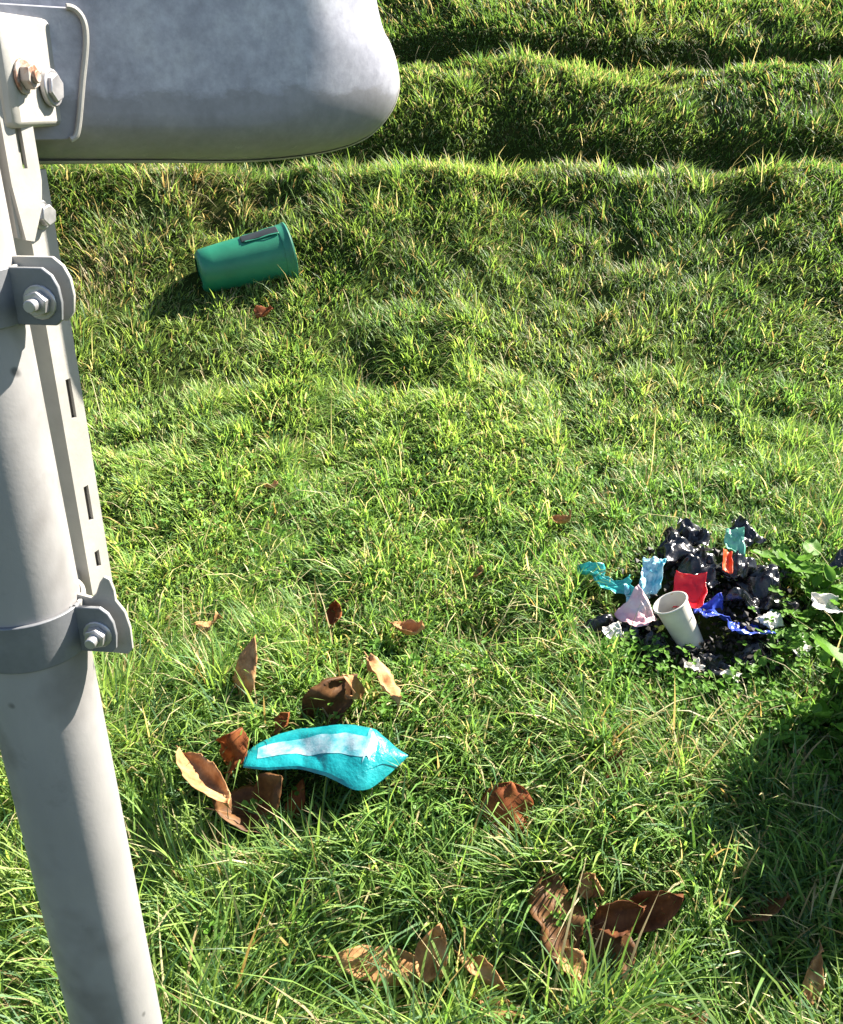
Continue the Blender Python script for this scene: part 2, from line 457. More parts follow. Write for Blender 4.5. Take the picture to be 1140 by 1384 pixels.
for off, b in ((-.0005, DP-.004), (.0004, DP-.003), (.0016, DP-.002), (.0022, DP+.001), (.0016, DP+.014), (.001, DP+.017), (-.006, DP+.017)): ring(O+d*off, b)
F = []
for r_ in range(6):
    F += [(r_*N+k, r_*N+(k+1) % N, (r_+1)*N+(k+1) % N, (r_+1)*N+k) for k in range(N)]
F.append(tuple(range(6*N, 7*N)))
part('rim', (V, F), M_GALV, housing, ang=50)
# mounting plate lying on the dish, its free edge turned up
pl_r = catmull([(0.0098,-0.0356),(0.0183,-0.0343),(0.0224,-0.0271),(0.0285,0.0000),(0.0337,0.0232),(0.0337,0.0358),(0.0285,0.0425),(0.0199,0.0432)], 4)
pl_l = [np.array([2*AC-q[0], q[1]]) for q in pl_r][::-1]
po = list(pl_r)+pl_l; n = len(po)
V = [dpt(q[0], b, q[1]) for b in (-.0003, -.004) for q in po]
part('mounting_plate', (V, [tuple(range(n)), tuple(range(n, 2*n))[::-1]]+[(i, n+i, n+(i+1) % n, (i+1) % n) for i in range(n)]), M_HOUSE, housing, bevel=.0008)
part('plate_lip', tube([dpt(q[0], -.006, q[1]) for q in pl_r[3:-2]], .0020, 8), M_GALV, housing)

# ---------------------------------------------------------------- leaf-shaped sheets
def leaf_sheet(L, W, bend=0., cup=0., fold=0., twist=0., seed=0, nu=14, nv=8, shape='ovate', wav=.004, vein=.0012, edge=.0, rag=0., crump=0.):
    """a leaf along +X from its stalk, width along Y; bend curls it along its length, cup across"""
    r_ = np.random.default_rng(seed)
    u = np.linspace(0, 1, nu+1); v = np.linspace(-1, 1, nv+1)
    if shape == 'ovate': w = np.sin(np.pi*np.clip(u, 0, 1)**.85)**.8
    elif shape == 'round': w = np.sqrt(np.clip(1-(2*u-1)**2, 0, 1))
    elif shape == 'lance': w = np.sin(np.pi*u**1.1)**1.0
    else: w = np.sin(np.pi*u**.7)**.7*(1+.12*np.sin(u*38))
    w = np.clip(w, .012, None)*(1+rag*(.5*np.sin(u*17+seed)+.35*np.sin(u*31+seed*2.3)+.3*r_.uniform(-1, 1, nu+1)))
    U, Vv = np.meshgrid(u, v, indexing='ij'); Wd = w[:, None]*W/2*(1+edge*r_.uniform(-1, 1, (nu+1, nv+1)))
    s = U*L; t = Vv*Wd
    z = fold*np.abs(t) + wav*(noise(U*4+seed, Vv*2+seed*.7, seed)*2)*(.4+np.abs(Vv)) - vein*np.cos((U*9-np.abs(Vv)*2.2)*2*np.pi)*np.minimum(1, np.abs(Vv)*3)
    for k in range(6 if crump else 0):
        a = r_.uniform(0, math.pi); c0 = r_.uniform(-.35, .35)
        z = z+crump*W*r_.uniform(-.5, .5)*np.abs((U-.5)*math.cos(a)*1.6+Vv*.5*math.sin(a)-c0)
    if abs(cup) > 1e-4:
        R = W/2/cup; z = z+R*(1-np.cos(t/R)); t = R*np.sin(t/R)
    if abs(bend) > 1e-4:
        R = L/bend; a = s/R
        x = (R-z)*np.sin(a); zz = R-(R-z)*np.cos(a)
    else: x, zz = s, z
    if twist:
        a = twist*(U-.3); t, zz = t*np.cos(a)-zz*np.sin(a)*.6, t*np.sin(a)+zz
    P = np.stack([x, t, zz], -1)
    V = P.reshape(-1, 3)
    k = nv+1
    F = [(i*k+j, i*k+j+1, (i+1)*k+j+1, (i+1)*k+j) for i in range(nu) for j in range(nv)]
    return V, F, P[:, nv//2, :]

FLAT = []      # x, y, radius, blade length kept, blade share kept: turf pressed down by what lies on it
def local(name, V, F, m, parent, smooth=True):
    o = mobj(name, V, F, m, parent, smooth)
    return o

GL = 'fallen brown leaves'
def fallen(x, y, dz, L, W, yaw, pitch, roll, m, label, bend=.5, cup=.4, seed=0, shape='ovate', fold=.15, twist=0, stalk=True, press=True, edge=0.):
    root = empty('fallen_leaf', (x, y, H(x, y)+dz-.008))
    tag(root, label, 'leaf', GL)
    V, F, mid = leaf_sheet(L, W, bend, cup, fold, twist, seed, shape=shape, wav=.17*W, edge=edge, rag=.03 if shape == 'round' else .10, crump=.35 if shape == 'round' else 1.0, nu=20, nv=10)
    sh = np.array([L*.5, 0, mid[len(mid)//2][2]])
    V = V-sh; mid = mid-sh
    R = Matrix.Rotation(math.radians(yaw), 4, 'Z') @ Matrix.Rotation(math.radians(pitch), 4, 'Y') @ Matrix.Rotation(math.radians(roll), 4, 'X')
    b = local('blade', [R @ Vector(q) for q in V], F, m, root)
    so = b.modifiers.new('thick', 'SOLIDIFY'); so.thickness = .0006
    pts = [R @ Vector(q - np.array([0, 0, .0004])) for q in mid]
    if stalk:
        pts = [pts[0] + (pts[0]-pts[1]).normalized()*L*.14] + pts
    tv, tf = tube(pts, list(np.linspace(.0014, .0004, len(pts))), 5)
    local('midrib', tv, tf, M_RIB, root)
    if press: FLAT.append((x, y, L*.46, .40, .72))
    return root

F_ = fallen
F_(-.301,1.293,.062,.095,.052, 70,-40, 10,M_TAN ,'small tan leaf curled upright in the grass above the blue packet', .9,.8,1)
F_(-.155,1.262,.050,.125,.070, 35,-30, 38,M_DARK,'large dark brown leaf propped up just behind the blue packet', .3,.3,2)
F_(-.065,1.255,.085,.115,.055,-62, 12,-20,M_TAN ,'tan lit leaf hanging down from the dark leaf behind the packet', .2,.5,3)
F_(-.105,1.250,.068,.085,.036,-85,-35, 35,M_TAN ,'narrow tan leaf between the dark leaf and the packet', .4,.6,4)
F_(-.222,1.215,.040,.045,.028, 40,-30,  0,M_RUST,'small orange leaf scrap touching the top left of the packet', .6,.5,5)
F_(-.322,1.092,.082,.165,.050,-50, 6, 15,M_TAN ,'long tan leaf curling round the left end of the blue packet', .25,.6,6)
F_(-.295,1.155,.062,.075,.050, 60,-45,  5,M_RUST,'orange leaf standing behind the left tip of the packet', .5,.5,7)
F_(-.248,1.095,.032,.125,.085, 20, -8, 12,M_DARK,'broad dark brown leaf lying under the left end of the packet', .25,.3,8, press=True)
F_(-.195,1.105,.035,.060,.030, 70,-40, 20,M_RUST,'small reddish leaf tucked under the packet', .5,.6,9)
F_(-.293,1.048,.028,.060,.024,-40, 10, 20,M_TAN ,'narrow tan leaf edge lying below the curled leaf left of packet', .4,.7,21)
F_( .130,1.066,.072,.086,.082, 80,-42, 8,M_RUST,'round rust brown leaf standing alone right of the blue packet', .2,-.25,10,'round', .02)
F_(-.045,.880,.060,.150,.052, -8,  4, 42,M_TAN ,'long tan arched leaf at the bottom middle', -.55,-.7,11)
F_( .014,.892,.070,.090,.046, 70,-36, 20,M_TAN ,'tan leaf standing on end beside the long arched leaf', .6,.7,12)
F_( .078,.872,.060,.075,.028,-35, 12, 25,M_TAN ,'narrow tan leaf lying right of the long arched leaf', .4,.6,13)
F_( .190,.925,.050,.135,.078,-80, 26,-14,M_DARK,'dark brown oval leaf showing its pale midrib, bottom centre right', -.25,-.35,14, fold=.1)
F_( .203,.872,.048,.050,.040,-70, 20, 10,M_TAN ,'tan leaf tip under the dark oval leaf with the pale midrib', .3,.3,15)
F_( .245,.977,.055,.055,.044, 60,-50, 15,M_TAN ,'small tan curled leaf above the dark oval leaf', .8,.9,16)
F_( .262,.892,.040,.110,.066,-75, 20, 20,M_DARK,'dark brown leaf right of the oval leaf with the pale midrib', .3,.5,17)
F_( .322,.942,.055,.110,.055, 24,-26, 32,M_REDB,'red brown leaf twisted up at the right of the dark pair', .5,.7,18, twist=.8)
F_( .275,.925,.060,.080,.050, 15,-20, 40,M_REDB,'red brown crumpled leaf between the dark oval leaf and the twisted one', .6,.8,22, twist=.5)
F_( .483,.953,.018,.100,.060, 10,-10, 10,M_DARK,'dark leaf lying in the deep shade of the weeds', .3,.4,19)
F_( .527,.868,.055,.080,.028, 70,-35, 20,M_TAN ,'small tan curled leaf near the bottom right corner', .8,.9,20)
F_( .352,.822,.035,.070,.045, 30,  0, 10,M_DARK,'brown leaf cut by the bottom edge right of centre', .4,.4,23)
F_( .108,.836,.035,.075,.034,-30,  0, 20,M_TAN ,'tan leaf half buried at the bottom edge below the oval leaf', .5,.5,24)
F_(-.158,1.476,.055,.060,.034, 80,-50,  0,M_RUST,'small brown leaf standing in the short grass above the packet', .6,.6,25)
F_( .302,1.719,.060,.075,.028,-50,-25, 20,M_TAN ,'tan curled leaf in the grass left above the rubbish heap', .5,.8,26)
F_( .117,1.609,.040,.034,.022, 40,-40,  0,M_TAN ,'tiny tan leaf fragment in the middle of the lawn', .4,.5,27)
F_( .305,1.157,.040,.060,.026, 60,-30, 20,M_RUST,'thin brown leaf in the tall grass right of the round rust leaf', .4,.5,28)
F_(-.407,2.402,.045,.050,.026, 10,-20,  0,M_RUST,'small orange leaf below the green bucket', .4,.5,29)
F_(-.317,1.814,.045,.040,.026,-30,-20,  0,M_TAN ,'small tan leaf in the lawn right of the post bracket', .4,.5,30)
F_(-.020,1.437,.035,.070,.034,-15,  0, 10,M_TAN ,'pale tan leaf flat in the short grass right of the brown leaf', .3,.4,31)
F_(-.389,1.456,.035,.050,.030, 25,-10, 10,M_TAN ,'small tan leaf in the grass right of the lower clamp', .3,.4,32)

# ---------------------------------------------------------------- green bucket lying on its side
M_GREEN = plastic_mat('green_plastic', (.008, .125, .068), (.014, .165, .090), .42, 12)
M_GRIM = plastic_mat('green_plastic_rim', (.010, .12, .07), (.02, .17, .10), .45, 20)
M_BLK = plastic_mat('slot_shade', (.008, .010, .010), (.02, .024, .022), .45, 30)
bx, by = -.485, 2.58
bucket = tag(empty('green_bucket', (bx, by, H(bx, by))), 'green plastic bucket lying on its side in the grass', 'bucket')
axis = Vector((.90, .34, .14)).normalized()
side = axis.cross(Vector((0, 0, 1))).normalized(); upv = side.cross(axis).normalized()
B0 = Vector((-.115, -.050, .016))
def lathe(prof, n, th0=0, th1=2*math.pi):
    V, F = [], []
    full = abs(th1-th0-2*math.pi) < 1e-6; m_ = n if full else n+1
    for a, rr in prof:
        for k in range(m_):
            t = th0+(th1-th0)*k/n
            V.append(B0+axis*a+(side*math.cos(t)+upv*math.sin(t))*rr)
    for i in range(len(prof)-1):
        for k in range(n):
            F.append((i*m_+k, i*m_+(k+1) % m_, (i+1)*m_+(k+1) % m_, (i+1)*m_+k))
    return V, F
Lb = .25
rad = lambda a: .056+.021*(a/Lb)**.8
body = [(.004, 0.001), (.004, .045), (0, .037), (.001, .047), (.005, .053)]+[(a, rad(a)) for a in np.linspace(.012, Lb, 10)]+[(Lb, rad(Lb)-.003)]+[(a, rad(a)-.003) for a in np.linspace(Lb-.01, .015, 8)]+[(.012, .001)]
V, F = lathe(body, 48)
o = auto(recalc(local('body', V, F, M_GREEN, bucket)), 40)
V, F = lathe([(Lb-.022, rad(Lb)), (Lb-.016, rad(Lb)+.0015), (Lb-.006, rad(Lb)+.002), (Lb+.000, rad(Lb)+.006), (Lb+.004, rad(Lb)+.005), (Lb+.006, rad(Lb)-.002), (Lb-.002, rad(Lb)-.0025)], 48)
auto(recalc(local('rim', V, F, M_GRIM, bucket)), 40)
ta, tb = math.radians(58), math.radians(80)     # raised black plate near the rim; its colour stands for a hand slot's shade
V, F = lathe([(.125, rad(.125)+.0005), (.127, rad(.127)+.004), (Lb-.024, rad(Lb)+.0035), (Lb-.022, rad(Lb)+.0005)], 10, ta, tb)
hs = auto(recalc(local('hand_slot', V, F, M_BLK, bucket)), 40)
for k, t0 in enumerate((ta-.05, tb)):          # torn lip along the slot
    V, F = lathe([(.130, rad(.130)+.0005), (.134, rad(.134)+.0045), (.17, rad(.17)+.003), (.20, rad(.2)+.006), (Lb-.024, rad(Lb)+.003), (Lb-.022, rad(Lb)+.0005)], 3, t0, t0+.05)
    auto(recalc(local('slot_lip', V, F, M_GRIM, hs)), 40)
FLAT += [(bx-.07, by-.035, .055, .4, .8), (bx+.00, by-.01, .06, .4, .8), (bx+.06, by+.02, .06, .4, .8)]

# ---------------------------------------------------------------- blue packet
M_TEAL = plastic_mat('teal_film', (.002, .17, .195), (.012, .31, .325), .32, 22, trans=.22, bump_s=.8)
M_WFILM = plastic_mat('white_film', (.05, .28, .32), (.36, .45, .48), .42, 45, trans=.1, bump_s=.25)
qx, qy = -.153, 1.150
packet = tag(empty('blue_packet', (qx, qy, H(qx, qy))), 'turquoise blue plastic packet with a white stripe lying on the leaves', 'packet')
far = np.array(catmull([(-.121, .016), (-.0885, .040), (-.047, .054), (0, .057), (.047, .056), (.079, .049), (.104, .026), (.132, -.002)], 10))
near = np.array(catmull([(-.122, -.024), (-.0826, -.036), (-.035, -.038), (-.006, -.050), (.024, -.064), (.058, -.078), (.090, -.058), (.132, -.005)], 10))
NU = len(far)-1
fr_ = np.random.default_rng(5)
folds = [(1.0, .25, -.55), (.9, -.45, .5), (.2, 1., .10), (.75, .65, -.9), (.8, -.6, 1.0), (.95, .3, .9), (.5, .85, -.2), (.55, -.8, .3), (1., .05, .35), (.9, .4, .2)]
fg = [.30, -.34, -.50, .26, .55, -.62, .24, .30, -.30, .34]
def pk(i, v, side=1, off=0.):
    """v from -1 (near edge) to 1 (far edge); a slack, creased film over soft contents"""
    u = i/NU; q = near[i]*(1-v)/2+far[i]*(1+v)/2
    th = float(np.interp(u, [0, .08, .3, .55, .75, .88, 1], [.005, .010, .017, .021, .021, .013, .001]))
    z = th*(1-abs(v)**2.4)**.7
    cr = 0
    for (a, b, c_), g in zip(folds, fg): cr += g*abs((u*2-1)*a+v*.45*b-c_*.8)
    cr = (cr-.05)*1.25+.30*abs(float(noise(u*7+v*.9, v*1.3-u*2, 71)))*2-.12
    env = min(1, u*6, (1-u)*7)*(1-abs(v)**4)
    z *= 1+cr*1.15*env
    lift = float(np.interp(u, [0, .2, .5, .8, 1], [.050, .058, .062, .050, .056]))
    q = q+np.array([0, .004*float(noise(u*14, 3+v, 73))*2*env])
    return Vector((q[0], q[1], lift+(z if side > 0 else -z*.7)+off))
vs = np.linspace(-1, 1, 31); nv = len(vs)
V = [pk(i, v, 1) for i in range(NU+1) for v in vs]+[pk(i, v, -1) for i in range(NU+1) for v in vs[1:-1]]
F = [(i*nv+k, (i+1)*nv+k, (i+1)*nv+k+1, i*nv+k+1) for i in range(NU) for k in range(nv-1)]
base_ = (NU+1)*nv; mv = nv-2
def low(i, k): return i*nv+k if k in (0, nv-1) else base_+i*mv+k-1
F += [(low(i, k), low(i, k+1), low(i+1, k+1), low(i+1, k)) for i in range(NU) for k in range(nv-1)]
pkb = auto(recalc(local('film', V, F, M_TEAL, packet)), 16)
def patch(name, i0, i1, vf, m_, nk=6, off=.0008):
    V = []; rows = list(range(i0, i1+1))
    for i in rows:
        v0, v1 = vf((i-i0)/(i1-i0))
        for k in range(nk+1): V.append(pk(i, v0+(v1-v0)*k/nk, 1, off))
    F = [(a*(nk+1)+k, (a+1)*(nk+1)+k, (a+1)*(nk+1)+k+1, a*(nk+1)+k+1) for a in range(len(rows)-1) for k in range(nk)]
    return auto(local(name, V, F, m_, packet), 16)
patch('white_stripe', 6, 51, lambda s: (-.46+.08*s+.02*math.sin(s*9), .20-.10*s+.02*math.sin(s*14+1)), M_WFILM, 8, .0006)
patch('pale_crease', 50, 55, lambda s: (-.52+.3*s+.1*math.sin(s*7), .50-.35*s), M_WFILM, 12, .0009)
FLAT += [(qx-.06, qy+.01, .07, .3, .7), (qx+.04, qy, .08, .3, .7)]

# ---------------------------------------------------------------- rubbish heap
M_PAPER = plastic_mat('white_card', (.46, .44, .39), (.60, .57, .51), .7, 30)
m, nt, p = new_mat('stained_card')
n1 = noise_node(nt, 30, 5, .6); r1 = ramp(nt, [(.35, (.46, .43, .37)), (.7, (.56, .53, .47))]); nt.links.new(n1.outputs[0], r1.inputs[0])
n2 = noise_node(nt, 38, 2, .5); r2 = ramp(nt, [(.70, (0, 0, 0)), (.73, (.8,)*3)]); nt.links.new(n2.outputs[0], r2.inputs[0])
nt.links.new(mix(nt, r2.outputs[0], r1.outputs[0], (.42, .25, .10)), p.inputs['Base Color']); p.inputs['Roughness'].default_value = .6
M_CUP = m
cx, cy = .468, 1.445
cup = tag(empty('paper_cup', (cx, cy, H(cx, cy))), 'white paper cup standing tilted in the rubbish heap', 'cup')
axis = Vector((-.48, .05, .87)).normalized(); side = axis.cross(Vector((0, 1, 0))).normalized(); upv = side.cross(axis).normalized()
B0 = Vector((.030, -.004, -.004))
rc = lambda a: .0230+.0075*a/.100
V, F = lathe([(.008, .001), (.008, rc(.008)-.001), (0, rc(0)-.0012), (0, rc(0))]+[(a, rc(a)) for a in np.linspace(.01, .100, 6)]+[(.100, rc(.100)-.0012)]+[(a, rc(a)-.0012) for a in np.linspace(.092, .01, 5)]+[(.0085, .001)], 40)
auto(recalc(local('wall', V, F, M_CUP, cup)), 40)
ringp = [B0+axis*.100+(side*math.cos(t)+upv*math.sin(t))*(rc(.100)+.0008) for t in np.linspace(0, 2*math.pi, 33)]
V, F = tube(ringp, .0019, 8, False); local('rolled_rim', V, F, M_PAPER, cup)
FLAT.append((cx, cy-.02, .05, .3, .5))

def crumpled(name, x, y, dz, w, h, m_, label, cat, yaw=0, pitch=0, roll=0, amp=.35, seed=0, group=None, edge=.3, nn=16, mound=0., curl=.30):
    """a torn sheet creased along random fold lines"""
    root_z = H(x, y)+dz-.006
    r_ = np.random.default_rng(seed)
    u = np.linspace(-.5, .5, nn+1)
    U, W = np.meshgrid(u, u, indexing='ij')
    ph = r_.uniform(0, 6.3, 4); ang = np.arctan2(W, U); rr = np.clip(np.maximum(abs(U), abs(W))*2, 0, 1)
    sc = 1-edge*rr*(.5+.28*np.sin(ang+ph[0])+.22*np.sin(2*ang+ph[1])+.16*np.sin(3*ang+ph[2])+.10*np.sin(7*ang+ph[3]))
    x_ = U*sc; y_ = W*sc
    z_ = np.zeros_like(U); dx = np.zeros_like(U); dy = np.zeros_like(U)
    for k in range(13):
        a = r_.uniform(0, math.pi); c0 = r_.uniform(-.35, .35); g = r_.uniform(-1, 1)
        d = U*math.cos(a)+W*math.sin(a)-c0
        z_ += g*np.abs(d)*1.15; dx -= .10*abs(g)*np.cos(a)*d; dy -= .10*abs(g)*np.sin(a)*d
    z_ -= z_.mean(); z_ /= max(z_.std(), 1e-6); z_ = np.clip(z_, -1.8, 1.8)*amp*.16*min(w, h)
    z_ += .10*min(w, h)*amp*noise(U*9, W*9, seed)*2
    fold_a = r_.uniform(0, math.pi); z_ += curl*min(w, h)*((U*math.cos(fold_a)+W*math.sin(fold_a))**2*2.2-.2)
    if mound:
        rr2 = np.clip(1-(U**2+W**2)*3.6, 0, 1); z_ = z_*(.4+.6*rr2)+mound*min(w, h)*rr2**.8*(.75+.9*np.abs(noise(U*4.5+seed, W*4.5, seed+5))*2)
    x_ = (x_+.05*amp*noise(U*5, W*5, seed+3)*2)*w; y_ = (y_+.05*amp*noise(U*5, W*5, seed+4)*2)*h
    R = Matrix.Rotation(math.radians(yaw), 4, 'Z') @ Matrix.Rotation(math.radians(pitch*.52), 4, 'X') @ Matrix.Rotation(math.radians(roll), 4, 'Y')
    V = [R @ Vector(q) for q in zip(x_.ravel(), y_.ravel(), z_.ravel())]
    k = nn+1
    F = [(i*k+j, (i+1)*k+j, (i+1)*k+j+1, i*k+j+1) for i in range(nn) for j in range(nn)]
    o = mobj(name, V, F, m_, None, True); o.location = (x, y, root_z)
    so = o.modifiers.new('thick', 'SOLIDIFY'); so.thickness = .0007
    auto(o, 55 if mound else 22)
    return tag(o, label, cat, group)

M_RED = plastic_mat('red_film', (.55, .008, .018), (.68, .015, .03), .35, 20, trans=.25)
M_BLUE = plastic_mat('blue_film', (.008, .02, .26), (.05, .10, .50), .3, 60)
M_CYAN = plastic_mat('cyan_film', (.04, .36, .48), (.60, .78, .82), .3, 60, trans=.15)
M_PALEGREEN = plastic_mat('green_film', (.12, .42, .30), (.28, .58, .44), .35, 40, trans=.3)
M_TURQ = plastic_mat('turquoise_film', (.02, .30, .30), (.08, .48, .46), .3, 50, trans=.2)
M_ORANGE = plastic_mat('orange_film', (.60, .05, .01), (.75, .10, .02), .4, 30, trans=.2)
M_PINKW = plastic_mat('pink_white_paper', (.58, .50, .48), (.62, .28, .32), .5, 16)
M_BAG = plastic_mat('black_bag', (.006, .006, .008), (.016, .015, .017), .26, 25, bump_s=.4)
c = crumpled
c('red_wrapper', .497,1.490,.072,.072,.095,M_RED,'bright red plastic wrapper standing behind the white cup','wrapper',-20,55,-24,.34,41,edge=.40)
c('blue_wrapper',.535,1.470,.040,.075,.060,M_BLUE,'crumpled dark blue wrapper right beside the white cup','wrapper',20,25,0,.85,42)
c('blue_wrapper',.588,1.428,.038,.085,.050,M_BLUE,'dark blue wrapper with a pale edge, farthest right of the blue ones','wrapper',15,25,10,.85,43)
c('cyan_wrapper',.440,1.545,.062,.050,.075,M_CYAN,'shiny pale cyan wrapper standing just above the cup','wrapper',-20,50,0,.9,44)
c('cyan_wrapper',.408,1.520,.040,.055,.040,M_CYAN,'small pale cyan wrapper lying left of the cup rim','wrapper',10,20,0,.9,45)
c('turquoise_wrapper',.365,1.555,.040,.105,.040,M_TURQ,'thin turquoise plastic strip trailing left from the heap','wrapper',-25,20,0,.9,46,edge=.6)
c('turquoise_wrapper',.325,1.580,.040,.060,.040,M_TURQ,'pale turquoise film half hidden at the far left of the heap','wrapper',-10,15,0,.9,47,edge=.5)
c('paper_scrap', .402,1.475,.040,.065,.075,M_PINKW,'white paper scrap with a pink corner left of the cup','paper',35,25,-15,.6,48)
c('paper_scrap', .348,1.432,.040,.034,.038,M_PAPER,'small torn white paper scrap at the left front of the heap','paper',15,45,0,.7,49)
c('paper_scrap', .640,1.452,.035,.045,.040,M_PAPER,'pale paper scrap among weeds right of the blue wrappers','paper',30,30,0,.8,50)
c('paper_scrap', .742,1.472,.075,.060,.050,M_PAPER,'pale paper scrap under weed leaves at the right edge','paper',-10,40,0,.8,51)
c('paper_scrap', .675,1.385,.040,.045,.032,M_PAPER,'small pale scrap low among the right hand weeds','paper',40,25,0,.8,52)
c('paper_scrap', .480,1.365,.035,.045,.026,M_PAPER,'thin torn pale scrap just below the cup','paper',20,15,0,.8,53,edge=.7)
c('paper_scrap', .545,1.345,.035,.036,.030,M_PAPER,'small pale scrap in the grass below the blue wrappers','paper',-30,25,0,.8,54,edge=.6)
c('green_film', .600,1.585,.085,.040,.060,M_PALEGREEN,'pale green plastic film piece sticking up in the heap','film',-10,55,0,.7,55)
c('orange_strip',.572,1.530,.085,.020,.055,M_ORANGE,'narrow orange red plastic strip standing in the heap','strip',-15,60,0,.7,56)
bags = [(.545,1.655,.050,.10,.09,-30,40,'black bag clump left of the pale green film at the top'),
        (.610,1.565,.055,.10,.09,25,40,'black bag clump just right of the orange strip'),
        (.665,1.500,.045,.10,.08,-10,30,'black bag clump above the pale scrap by the weeds'),
        (.375,1.455,.030,.08,.06,-20,20,'black bag piece behind the torn scrap at the left front'),
        (.505,1.62,.055,.125,.11,20,35,'topmost black plastic bag clump behind the cyan wrapper'),
        (.540,1.565,.045,.11,.10,-15,25,'black plastic bag clump left of the orange strip'),
        (.640,1.665,.055,.075,.09,40,45,'small black bag scrap at the top of the heap'),
        (.650,1.545,.050,.125,.10,10,30,'large black bag clump right of the pale green film'),
        (.600,1.505,.035,.12,.08,-20,15,'flat black bag piece above the blue wrappers'),
        (.690,1.580,.045,.075,.07,0,30,'black bag clump beside the right hand weeds'),
        (.335,1.478,.030,.10,.055,10,15,'black bag piece at the left end of the heap'),
        (.430,1.425,.025,.075,.06,30,20,'black bag piece left of the foot of the cup'),
        (.505,1.385,.022,.11,.06,0,15,'black bag piece in front of the foot of the cup'),
        (.600,1.395,.022,.10,.055,20,15,'black bag piece in front of the blue wrappers'),
        (.815,1.590,.050,.07,.06,0,30,'small black bag scrap at the right edge above the weeds')]
for i, (x, y, dz, w, h, yaw, pit, lab) in enumerate(bags):
    c('black_bag', x, y, dz-.012, w*.92, h*.92, M_BAG, lab, 'plastic bag', yaw, pit*.5, 0, 1.2, 60+i, 'black bag pieces in the heap', .5, 24, .25)
FLAT += [(.46,1.355,.10,.5,.7), (.56,1.36,.09,.55,.7), (.50,1.60,.09,.4,.25), (.56,1.52,.13,.35,.25), (.66,1.55,.08,.4,.3), (.38,1.49,.10,.4,.35), (.50,1.42,.12,.50,.4), (.60,1.43,.09,.50,.4), (.64,1.66,.05,.4,.4), (.44,1.54,.07,.4,.4)]

# dark crumbs of rotted litter in the heap
m, nt, p = new_mat('rotted_litter')
n1 = noise_node(nt, 70, 4, .6); r1 = ramp(nt, [(.35, (.006, .005, .004)), (.7, (.022, .016, .011))]); nt.links.new(n1.outputs[0], r1.inputs[0])
nt.links.new(r1.outputs[0], p.inputs['Base Color']); p.inputs['Roughness'].default_value = .7
V, F = [], []
for k in range(900):
    cxx, cyy, sx, sy = random.choice([(.50,1.60,.07,.05), (.57,1.53,.10,.06), (.65,1.55,.06,.05), (.38,1.47,.07,.03), (.50,1.41,.09,.035), (.61,1.43,.07,.04)])
    x, y = random.gauss(cxx, sx*.6), random.gauss(cyy, sy*.6)
    s = random.uniform(.003, .011); z = H(x, y)+random.uniform(0, .022)
    R = Matrix.Rotation(random.uniform(0, 6.3), 3, Vector((random.random(), random.random(), random.random()+.1)).normalized())
    b = len(V)
    for q in ((1, 0, 0), (-1, 0, 0), (0, 1, 0), (0, -.8, 0), (0, 0, .6), (0, 0, -.6)):
        v = R @ (Vector(q)*s*random.uniform(.6, 1.3)); V.append((x+v.x, y+v.y, z+v.z))
    F += [(b, b+2, b+4), (b+2, b+1, b+4), (b+1, b+3, b+4), (b+3, b, b+4), (b+2, b, b+5), (b+1, b+2, b+5), (b+3, b+1, b+5), (b, b+3, b+5)]
tag(mobj('rotted_litter', V, F, m, None, False), 'black crumbs of rotted litter under the rubbish', 'litter', kind='stuff')

# ---------------------------------------------------------------- weeds
def unit_leaf(seed, bend, cup):
    V, F, _ = leaf_sheet(1., .62, bend, cup, .12, 0, seed, 8, 6, 'ovate', .05, .008)
    me = bpy.data.meshes.new('leaf'); me.from_pydata([tuple(v) for v in V], [], F)
    me.polygons.foreach_set('use_smooth', [True]*len(me.polygons)); me.materials.append(M_WEED)
    return me
LEAVES = [unit_leaf(80+i, .5+.12*i, .25+.05*i) for i in range(4)]
def weed(x, y, hgt, stems, per, size, label, seed, lean=(0, 0), cat='weed', name='broadleaf_weed', spread=.5):
    r_ = random.Random(seed)
    root = tag(empty(name, (x, y, H(x, y)-.01)), label, cat, 'broad leaved weeds at the right')
    for s in range(stems):
        a = 2*math.pi*(s+r_.random()*.7)/stems; h_ = hgt*r_.uniform(.65, 1.1); sp = spread*h_*r_.uniform(.5, 1.2)
        pts = [Vector((lean[0]*h_*t*t+math.cos(a)*sp*t**1.3, lean[1]*h_*t*t+math.sin(a)*sp*t**1.3, h_*(t-.18*t*t))) for t in np.linspace(0, 1, 7)]
        tv, tf = tube(pts, list(np.linspace(.0028, .0012, 7)), 6); local('stem', tv, tf, M_STEM, root)
        for k in range(per):
            t = .30+.70*(k+r_.random()*.5)/per; i = min(int(t*6), 5); q = pts[i].lerp(pts[i+1], min(1, t*6-i))
            o = bpy.data.objects.new('leaf', r_.choice(LEAVES)); C.objects.link(o); o.parent = root
            o.location = q
            o.rotation_euler = (r_.uniform(-.35, .35), r_.uniform(-.55, .25), a+k*2.4+r_.uniform(-.5, .5))
            sc = size*r_.uniform(.65, 1.2); o.scale = (sc, sc*r_.uniform(.8, 1.1), sc)
    return root
weed(.720,1.600,.090,4,4,.052,'low broad leaved weed behind the heap with a large dark leaf',1)
weed(.712,1.480,.085,5,4,.036,'leafy weed growing right of the black bags and blue wrappers',2)
weed(.640,1.395,.070,4,4,.030,'small leafed weed in front of the right end of the heap',3)
weed(.770,1.430,.100,5,5,.042,'dense weed at the right edge beside the pale scrap',4)
weed(.735,1.335,.100,5,5,.040,'weed at the right edge over the deep shade',5)
weed(.655,1.255,.090,5,5,.036,'weed with dark leaves at the upper rim of the deep shade',6)
weed(.585,1.225,.065,4,4,.030,'low weed at the left rim of the deep shade',7)
